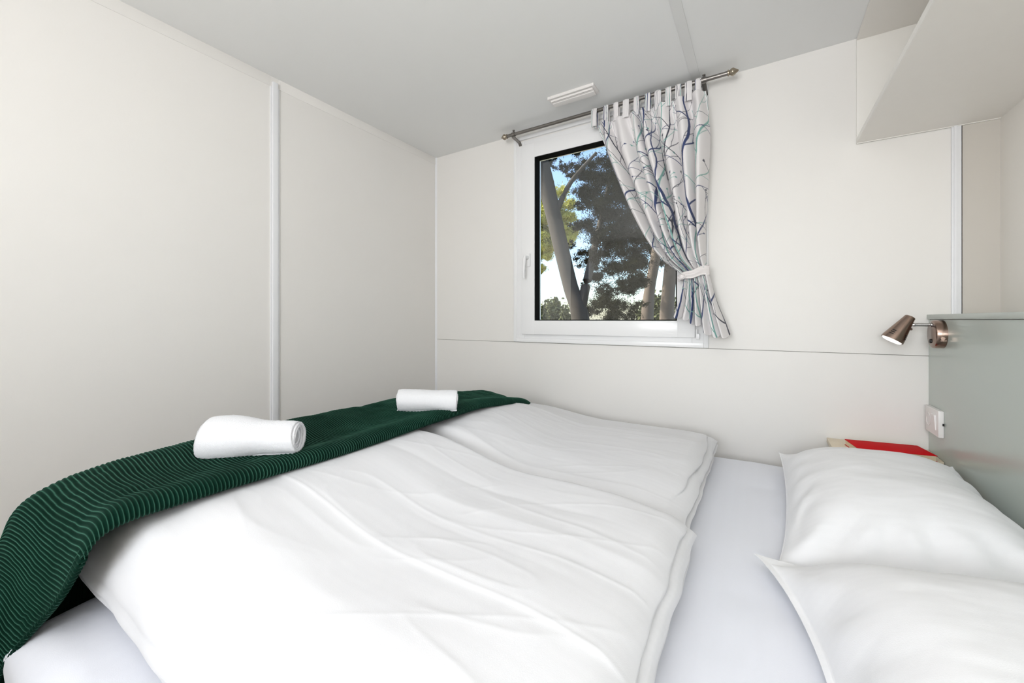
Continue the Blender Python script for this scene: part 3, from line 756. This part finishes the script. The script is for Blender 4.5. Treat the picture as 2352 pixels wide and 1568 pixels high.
# green throw -------------------------------------------------------
def build_blanket():
    # cross-sections: control points run from the fold edge over the top to the hanging foot side
    ys = [1.80, 1.76, 1.70, 1.60, 1.50, 1.39, 1.20, 1.03, .90, .71, .58, .41, .30, .21, .190, .174, .168, .160, .150, .133, .122, .114]
    yo = [0]*12+[-.01, -.03, -.040, -.047, -.052, -.055, -.057, -.058, -.059, -.060]
    zu = [.640, .725, .768, .806, .828, .850, .872, .874, .872, .866, .866, .870, .870, .866, .858, .832, .795, .755, .705, .650, .600, .545]
    zr = [.650, .745, .800, .842, .866, .882, .902, .911, .912, .914, .914, .914, .906, .890, .878, .858, .828, .794, .755, .708, .660, .610]
    xe = [-.99, -.965, -.945, -.915, -.895, -.875] + [-.868]*8 + [-.868, -.872, -.905, -.94, -1.0, -1.058, -1.10, -1.14]
    nyk = len(ys)
    secs = []
    for k in range(nyk):
        e, u, r = xe[k], zu[k], zr[k]
        kf = [1, .8, .5, .25, .1, .04, .02, .02, .02][max(0, k-13)] if k >= 13 else 1
        top = u+.027*kf
        hang = min(0.0, 0)
        foot = -1.165 - (0.012 if k > 16 else 0)
        wdt = (-1.10)-(e)
        secs.append([(e-.045*kf, u+.003*kf), (e-.015*kf+.0005, u-.001*kf), (e-.001*kf+.001, u+.005*kf), (e+.003*kf, u+.014*kf+.0001), (e-.004*kf-.001*(1-kf), u+.024*kf+.0002), (e-.022*kf-.006*(1-kf), top+.002*kf+.0004),
                     (e+wdt*.35, top+(r-top)*.10-.004), (e+wdt*.65, top+(r-top)*.38-.003), (e+wdt*.88, top+(r-top)*.85),
                     (foot+.030, r+.001), (foot+.008, r-.010), (foot-.004, r-.035), (foot-.010, r-.10), (foot-.014, .60 if r > .72 else r-.12), (foot-.016, .46)])
    secs = np.array(secs)                              # (nyk, nc, 2)
    nc = secs.shape[1]
    nu = 110
    # resample each section by chord length
    U = np.zeros((nyk, nu, 2))
    for k in range(nyk):
        dl = np.r_[0, np.cumsum(np.hypot(*np.diff(secs[k], axis=0).T))]
        tq = np.linspace(0, 1, nu)
        base = np.r_[0, np.cumsum(np.hypot(*np.diff(secs[10], axis=0).T))]
        U[k] = crom(base/base[-1], secs[k], tq)
    # rows: parameter by arc length along y/z at the middle of the section
    path = np.array([(ys[k], (zu[k]+zr[k])/2) for k in range(nyk)])
    al = np.r_[0, np.cumsum(np.hypot(*np.diff(path, axis=0).T))]
    per = .0066
    nrow = int(al[-1]/per*10)
    q = np.linspace(0, al[-1], nrow)
    full = crom(al, np.concatenate([U.reshape(nyk, -1), np.array(yo)[:, None], np.array(ys)[:, None]], 1), q)
    kk = np.hanning(65); kk /= kk.sum()
    pad = np.concatenate([np.repeat(full[:1], 32, 0), full, np.repeat(full[-1:], 32, 0)])
    full = np.stack([np.convolve(pad[:, c], kk, 'valid') for c in range(pad.shape[1])], 1)
    G = np.zeros((nrow, nu, 3))
    uz = full[:, :-2].reshape(nrow, nu, 2)
    G[..., 0] = uz[..., 0]; G[..., 2] = uz[..., 1]; G[..., 1] = full[:, -1][:, None] + full[:, -2][:, None]*sst(.12, .62, np.linspace(0, 1, nu))[None, :]
    S_ = q[:, None]+np.zeros((1, nu)); Uq = np.linspace(0, 1, nu)[None, :]+np.zeros((nrow, 1))
    # soft undulations and small dents
    low = .0055*vnoise(Uq*6, S_*6, 1, 31)+.0028*vnoise(Uq*14, S_*15, 1, 32)
    G[..., 2] += low*sst(.12, .2, Uq)*(1-sst(.62, .75, Uq))*1.3
    G[..., 0] += .006*vnoise(Uq*3, S_*7, 1, 33)*(1-sst(.05, .3, Uq))
    G[..., 0] += .010*vnoise(Uq*5, S_*6, 1, 34)*sst(.6, .8, Uq)
    # keep a hollow where the towels lie
    dv = np.gradient(G, axis=0); du = np.gradient(G, axis=1)
    N = np.cross(du, dv); N /= np.linalg.norm(N, axis=-1, keepdims=True)+1e-12
    if N[nrow//2, nu//2, 2] < 0: N = -N
    phs = S_+.0016*vnoise(Uq*7, S_*14, 1, 35)+.0010*vnoise(Uq*22, S_*30, 1, 36)+.010*vnoise(Uq*1.5, S_*1.2, 1, 37)
    pf = np.mod(phs/per, 1)-.5
    w = np.exp(-(np.abs(pf)/.23)**2)                # rounded cords with narrow valleys
    damp = 1-.55*np.clip(vnoise(Uq*5, S_*5, 1, 38)*1.5, 0, 1)
    G += N*((w-.5)*.0021*damp)[..., None]
    # light catching the cord tips is painted as paler green lines
    tip_sheen = np.exp(-(pf/.085)**2)*np.clip(.65+.5*vnoise(Uq*9, S_*14, 1, 39), .1, 1)
    patch = .5+.5*vnoise(Uq*4, S_*5, 1, 44)
    dark = np.array((.0008, .010, .006)); mid = np.array((.0007, .021, .012)); pale = np.array((.07, .20, .14))
    col = dark+(mid-dark)*patch[..., None]; col = col*(1-tip_sheen[..., None])+pale*tip_sheen[..., None]
    return G, col
G, bcol = build_blanket()
me = gridmesh('throw_blanket', G)
_a = me.color_attributes.new('rib', 'FLOAT_COLOR', 'POINT')
_a.data.foreach_set('color', np.concatenate([bcol.reshape(-1, 3), np.ones((bcol.size//3, 1))], 1).reshape(-1).astype(np.float32))
bl = link('throw_blanket', me, M_green, None); tag(bl, 'dark green corduroy throw across the foot of the bed', 'blanket')
so_ = bl.modifiers.new('thickness', 'SOLIDIFY'); so_.thickness = .004; so_.offset = -1

# towels ------------------------------------------------------------
def towel(A, B, rA, rB, label, seed, hump=0.0, turns=5.5):
    """rolled towel: spiral sheet swept from A to B (centres), radii rA/rB"""
    A = Vector(A); B = Vector(B); ax = (B-A); L = ax.length; ax.normalize()
    up = Vector((0, 0, 1)); sd = ax.cross(up).normalized(); up2 = sd.cross(ax).normalized()
    nth = 420; nl = 70
    Pm = np.zeros((nl, nth, 3))
    for i in range(nl):
        f = i/(nl-1)
        R = rA+(rB-rA)*sst(0, 1, np.array(f))
        R = R*(1-.08*math.exp(-((f-.62)/.16)**2)+hump*math.exp(-((f-.28)/.24)**2))
        endr = 1-.10*math.exp(-f/.03)-.06*math.exp(-(1-f)/.03)
        for j in range(nth):
            g = j/(nth-1); th_ = g*turns*2*math.pi+2.1
            rad = R*endr*(.16+.84*g**.8)
            rad *= 1+.02*noise.noise(Vector((f*4, g*turns*5, seed)))+.035*noise.noise(Vector((f*2.2, math.cos(th_)*1.3, math.sin(th_)*1.3+seed)))
            ex = .012*noise.noise(Vector((g*turns*2, seed, 1.0)))*(1 if f > .5 else -1)*abs(2*f-1)**3
            telesc = .010*(1-g)*(-(2*f-1))*abs(2*f-1)**4
            y = math.cos(th_)*rad; z = math.sin(th_)*rad*.90
            if z < -R*.72: z = -R*.72-(z+R*.72)*-.25
            p = A+ax*(L*f+ex+telesc)+sd*y+up2*z
            Pm[i, j] = p
    me = gridmesh('rolled_towel', Pm)
    o = link('rolled_towel', me, M_towel, None); tag(o, label, 'towel', 'rolled towels on the green throw')
    m_ = o.modifiers.new('thickness', 'SOLIDIFY'); m_.thickness = .0058; m_.offset = -1
    t = bpy.data.textures.new('terry_pile', 'CLOUDS'); t.noise_scale = .004
    dm = o.modifiers.new('pile', 'DISPLACE'); dm.texture = t; dm.strength = .0022; dm.texture_coords = 'OBJECT' if False else 'LOCAL'
    return o
towel((-1.055, .402, .934), (-.908, .527, .929), .050, .037, 'rolled white towel with a fat end, on the throw nearest the camera', 3.3, hump=.09)
towel((-1.015, .925, .934), (-.868, 1.046, .928), .038, .035, 'smaller rolled white towel on the far end of the throw', 8.1, hump=.0)

# ================================================================== OUTSIDE
bm = BM()
bmesh.ops.create_grid(bm, x_segments=40, y_segments=40, size=60)
for v in bm.verts:
    v.co.z = -.62+.25*noise.noise(v.co*.08); v.co.y += 62
o = struct('ground', bm, M_ground, 'dry ground outside the window'); 
def leaves(me_name, blobs, count, size, seed, flat=.35):
    """foliage made of many short needle tufts scattered through blobs (x, y, z, rx, ry, rz)"""
    r = np.random.default_rng(seed)
    vol = np.array([b[3]*b[4]*b[5] for b in blobs])**.75; pr = vol/vol.sum()
    idx = r.choice(len(blobs), count, p=pr); Bq = np.array(blobs)[idx]
    d = r.normal(size=(count, 3)); d /= np.linalg.norm(d, axis=1, keepdims=True)
    rad = np.abs(r.normal(size=count))*.58
    tw = np.array([noise.noise(Vector(v)*4.1)+.6*noise.noise(Vector(v)*9.7) for v in (Bq[:, :3]+d*Bq[:, 3:6])])
    rad = rad*(1+.3*tw)
    c = Bq[:, :3]+d*rad[:, None]*Bq[:, 3:6]
    V = np.zeros((count, 4, 3))
    a = r.normal(size=(count, 3)); a /= np.linalg.norm(a, axis=1, keepdims=True)
    b = r.normal(size=(count, 3)); b -= a*(a*b).sum(1, keepdims=True); b /= np.linalg.norm(b, axis=1, keepdims=True)
    s = size*(.5+r.random(count))[:, None]
    V[:, 0] = c-a*s; V[:, 1] = c+b*s*flat; V[:, 2] = c+a*s; V[:, 3] = c-b*s*flat
    me = bpy.data.meshes.new(me_name)
    me.vertices.add(count*4); me.vertices.foreach_set('co', V.reshape(-1).astype(np.float32))
    me.loops.add(count*4); me.loops.foreach_set('vertex_index', np.arange(count*4, dtype=np.int32))
    me.polygons.add(count); me.polygons.foreach_set('loop_start', (np.arange(count)*4).astype(np.int32))
    me.polygons.foreach_set('loop_total', np.full(count, 4, np.int32))
    me.update(calc_edges=True)
    return me
brnd = random.Random(21)
def blobs_from(lst):
    """(px, py, depth, radius in metres[, flatten]) -> blobs"""
    out = []
    for b in lst:
        p = aty(b[0], b[1], b[2]); r = b[3]; k = b[4] if len(b) > 4 else .8
        for i in range(9):
            d = Vector((brnd.gauss(0, 1), brnd.gauss(0, 1), brnd.gauss(0, 1))).normalized()*r*brnd.uniform(.25, .95); q = r*brnd.uniform(.35, .62)
            out.append((p[0]+d.x, p[1]+d.y, p[2]+d.z*k, q, q, q*.7))
    return out
def limb(pts, rads, n=14, sub=5):
    pts = np.array(pts, float); k = np.arange(len(pts)); t = np.linspace(0, len(pts)-1, (len(pts)-1)*sub+1)
    Q = crom(k, pts, t); R = crom(k, np.array(rads, float), t)
    bm = BM(); tube(bm, [tuple(p) for p in Q], [float(r) for r in R], n); return bm
# big leaning pine close to the window
Yt = 8.0
tr = thing('pine_tree', 'tall pine with a dark leaning trunk and dense crown outside the window', 'tree', (aty(1335, 735, Yt)[0], Yt, -.6))
base_p = aty(1338, 735, Yt)
obj('trunk', limb([(base_p[0]+.15, Yt, -.7), (base_p[0]+.03, Yt, .5), aty(1330, 715, Yt), aty(1311, 660, Yt), aty(1289, 570, Yt), aty(1268, 480, Yt), aty(1248, 400, Yt), aty(1225, 310, Yt)],
                  [.24, .22, .185, .16, .165, .17, .19, .17]), M_bark, tr)
obj('branch', limb([aty(1330, 735, Yt), aty(1338, 690, Yt+.03), aty(1352, 630, Yt+.25), aty(1372, 540, Yt+.9), aty(1400, 420, Yt+1.2)], [.13, .11, .09, .07, .05]), M_bark, tr)
obj('branch', limb([aty(1272, 500, Yt), aty(1310, 420, Yt+.1), aty(1370, 350, Yt+.2)], [.07, .05, .03]), M_bark, tr)
rr = random.Random(5)
dk = [(1380, 400, 8.6, .45), (1340, 385, 8.4, .30), (1420, 350, 8.8, .5), (1460, 420, 8.8, .6), (1400, 470, 8.7, .5), (1350, 470, 8.5, .27), (1340, 520, 8.4, .25), (1500, 380, 9, .6),
      (1440, 520, 8.9, .55), (1380, 545, 8.6, .40), (1345, 590, 8.5, .30), (1365, 635, 8.5, .24), (1420, 600, 8.8, .50), (1470, 590, 9, .42), (1500, 520, 9, .5), (1400, 665, 8.7, .28), (1440, 660, 8.9, .30), (1345, 655, 8.4, .12, .6),
      (1316, 520, 8.3, .16), (1312, 560, 8.3, .14), (1322, 350, 8.4, .13, .6), (1540, 500, 9, .5), (1560, 420, 9, .7), (1530, 300, 9, .9), (1420, 270, 9, .8), (1320, 250, 9, .5), (1470, 700, 9.5, .18), (1410, 705, 9.0, .24), (1380, 700, 8.8, .2), (1440, 725, 9, .25), (1350, 430, 8.4, .34), (1375, 470, 8.4, .34), (1400, 540, 8.5, .35), (1335, 400, 8.35, .22), (1420, 440, 8.5, .45), (1370, 590, 8.4, .28), (1440, 620, 8.6, .4), (1480, 650, 9.2, .3), (1360, 715, 9.3, .3), (1400, 725, 9.3, .4), (1480, 470, 11, 1.0), (1420, 540, 11, .8), (1400, 400, 11, .8), (1500, 560, 11, .8), (1370, 500, 11, .6), (1380, 620, 10.5, .42), (1450, 640, 10.5, .5), (1385, 690, 10.5, .45), (1430, 710, 10.5, .45), (1345, 440, 10.5, .35)]
me = leaves('foliage', blobs_from(dk), 260000, .034, 1, .2)
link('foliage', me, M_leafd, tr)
thin = [(1262, 372, 8.3, .22, .5), (1290, 380, 8.4, .20, .6), (1305, 400, 8.4, .22)]
me = leaves('twigs', blobs_from(thin), 1500, .05, 2, .12); link('twigs', me, M_leafd, tr)
# sunlit pine further back on the left
t2 = thing('pine_tree', 'yellow-green sunlit pine behind the leaning trunk', 'tree', (aty(1225, 735, 13)[0], 13, -.6))
p2 = aty(1215, 735, 13)
obj('trunk', limb([(p2[0], 13, -.7), aty(1213, 650, 13), aty(1208, 400, 13), aty(1205, 250, 13)], [.22, .2, .16, .1]), M_bark2, t2)
yl = [(1240, 440, 12.5, .42), (1245, 500, 12.6, .50), (1238, 550, 12.6, .45), (1228, 590, 12.7, .35), (1300, 470, 12.8, .30), (1296, 440, 12.8, .25), (1310, 500, 12.9, .24), (1292, 530, 12.9, .20), (1288, 575, 12.8, .18, .9), (1225, 470, 12.6, .6), (1200, 540, 12.6, .7), (1258, 590, 12.8, .22), (1262, 470, 12.9, .4), (1255, 540, 12.9, .4), (1280, 500, 13, .3), (1300, 550, 13, .3), (1245, 410, 13, .3), (1250, 450, 13.2, .6), (1250, 520, 13.2, .6), (1240, 580, 13.2, .55), (1300, 490, 13.2, .42), (1290, 560, 13.2, .4), (1305, 530, 13.2, .35), (1240, 620, 13.2, .25), (1240, 612, 12.8, .2, .6)]
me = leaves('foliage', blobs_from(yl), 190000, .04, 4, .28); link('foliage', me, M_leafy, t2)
# two trunks at the right side of the view
t3 = thing('pine_tree', 'pinkish slanting trunk at the right side of the window view', 'tree', (aty(1488, 735, 10)[0], 10, -.6))
p3 = aty(1486, 735, 10)
obj('trunk', limb([(p3[0]-.05, 10, -.7), (p3[0], 10, .5), aty(1487, 720, 10), aty(1493, 660, 10), aty(1504, 600, 10), aty(1520, 500, 10), aty(1530, 330, 10)], [.19, .17, .15, .125, .12, .12, .11]), M_bark2, t3)
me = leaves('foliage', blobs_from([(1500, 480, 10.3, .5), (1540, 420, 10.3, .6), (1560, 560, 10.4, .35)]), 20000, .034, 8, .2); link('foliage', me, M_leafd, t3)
t4 = thing('pine_tree', 'thick grey trunk beside the tied curtain in the window view', 'tree', (aty(1534, 735, 12)[0], 12, -.6))
p4 = aty(1532, 735, 12)
obj('trunk', limb([(p4[0], 12, -.7), (p4[0], 12, .5), aty(1532, 720, 12), aty(1536, 660, 12), aty(1542, 600, 12), aty(1550, 480, 12), aty(1555, 300, 12)], [.27, .24, .2, .18, .18, .17, .15]), M_bark2, t4)
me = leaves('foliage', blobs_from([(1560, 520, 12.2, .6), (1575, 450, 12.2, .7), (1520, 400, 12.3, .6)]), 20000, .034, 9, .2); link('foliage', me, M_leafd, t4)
# distant bushes
def bush(lst, cnt, label, seed, size=.10):
    bl_ = blobs_from(lst)
    # fill down to the ground
    extra = []
    for b in bl_:
        z = b[2]
        while z > -.4:
            z -= b[5]*.9; extra.append((b[0], b[1], z, b[3], b[4], b[5]))
    me = leaves('bush', bl_+extra, cnt, size, seed, .6)
    o = link('bush', me, M_leafb, None); tag(o, label, 'bush'); return o
bush([(1262, 712, 24, .8), (1280, 700, 24, .65), (1298, 712, 24, .6), (1240, 722, 24, .8), (1215, 715, 24, .8), (1310, 720, 24, .6)], 16000, 'rounded olive bush on the skyline at the left of the window view', 12)
bush([(1500, 700, 22, .75), (1520, 692, 22, .8), (1480, 712, 22, .6), (1560, 700, 22, .9)], 14000, 'pale olive bush between the two right-hand trunks', 13)

# ================================================================== LIGHT
wd = bpy.data.worlds.new('sky'); scene.world = wd; wd.use_nodes = True
nt = wd.node_tree; bg = nt.nodes['Background']
sky = nt.nodes.new('ShaderNodeTexSky'); sky.sky_type = 'NISHITA'
sky.sun_disc = False; sky.sun_elevation = math.radians(38); sky.sun_rotation = math.radians(250); sky.air_density = 1.0; sky.dust_density = 1.2; sky.ozone_density = 2.0
nt.links.new(sky.outputs[0], bg.inputs[0]); bg.inputs[1].default_value = .42
sun = bpy.data.lights.new('sun', 'SUN'); sun.energy = 12; sun.angle = math.radians(.6); sun.color = (1, .93, .78)
so2 = bpy.data.objects.new('sun', sun); C.objects.link(so2)
so2.rotation_euler = Vector((.62, .22, -.75)).to_track_quat('-Z', 'Y').to_euler()

def area(name, loc, direction, sx, sy, power, col=(1, 1, 1)):
    l = bpy.data.lights.new(name, 'AREA'); l.shape = 'RECTANGLE'; l.size = sx; l.size_y = sy; l.energy = power; l.color = col
    o = bpy.data.objects.new(name, l); C.objects.link(o); o.location = loc
    o.rotation_euler = Vector(direction).to_track_quat('-Z', 'Y').to_euler(); return o
# fill light added at the made-up window behind the camera
area('window_fill', (-.2, YF+.02, 1.48), (.16, 1, .75), 1.10, .95, 42, (.985, .985, 1.0))
# unseen globe added behind the camera to stand for bounced flash
GX, GY, GZ = .0, -.12, 2.05
cl = thing('added_globe_lamp', 'unseen globe lamp added behind the camera as fill', 'lamp', (GX, GY, ZC))
bm = BM(); lathe(bm, (GX, GY, ZC), (0, 0, -1), [(0, .05), (.015, .05), (.022, .01)], 32); obj('added_ceiling_rose', bm, M_pvc, cl)
bm = BM(); bmesh.ops.create_uvsphere(bm, u_segments=32, v_segments=20, radius=.105)
bmesh.ops.translate(bm, verts=bm.verts[:], vec=(GX, GY, GZ)); obj('added_globe', bm, emis('added_lit_globe', (1, .98, .95), 1.5), cl)
pl_ = bpy.data.lights.new('globe_fill_light', 'POINT'); pl_.energy = 17; pl_.shadow_soft_size = .13; pl_.color = (1, .985, .98)
po = bpy.data.objects.new('globe_fill_light', pl_); C.objects.link(po); po.location = (GX, GY, GZ)

scene.view_settings.view_transform = 'Standard'; scene.view_settings.look = 'None'
scene.view_settings.exposure = 0.14; scene.view_settings.gamma = 1.0; scene.view_settings.use_curve_mapping = False

cam = bpy.data.cameras.new('camera'); cam.sensor_width = 36; cam.sensor_fit = 'HORIZONTAL'
cam.lens = F/2352*36; cam.shift_x = 0; cam.shift_y = -(784-HY)/2352; cam.clip_start = .02; cam.clip_end = 300
co = bpy.data.objects.new('camera', cam); C.objects.link(co)
co.location = (0, 0, CZ); co.rotation_euler = (math.radians(90), 0, YAW)
scene.camera = co
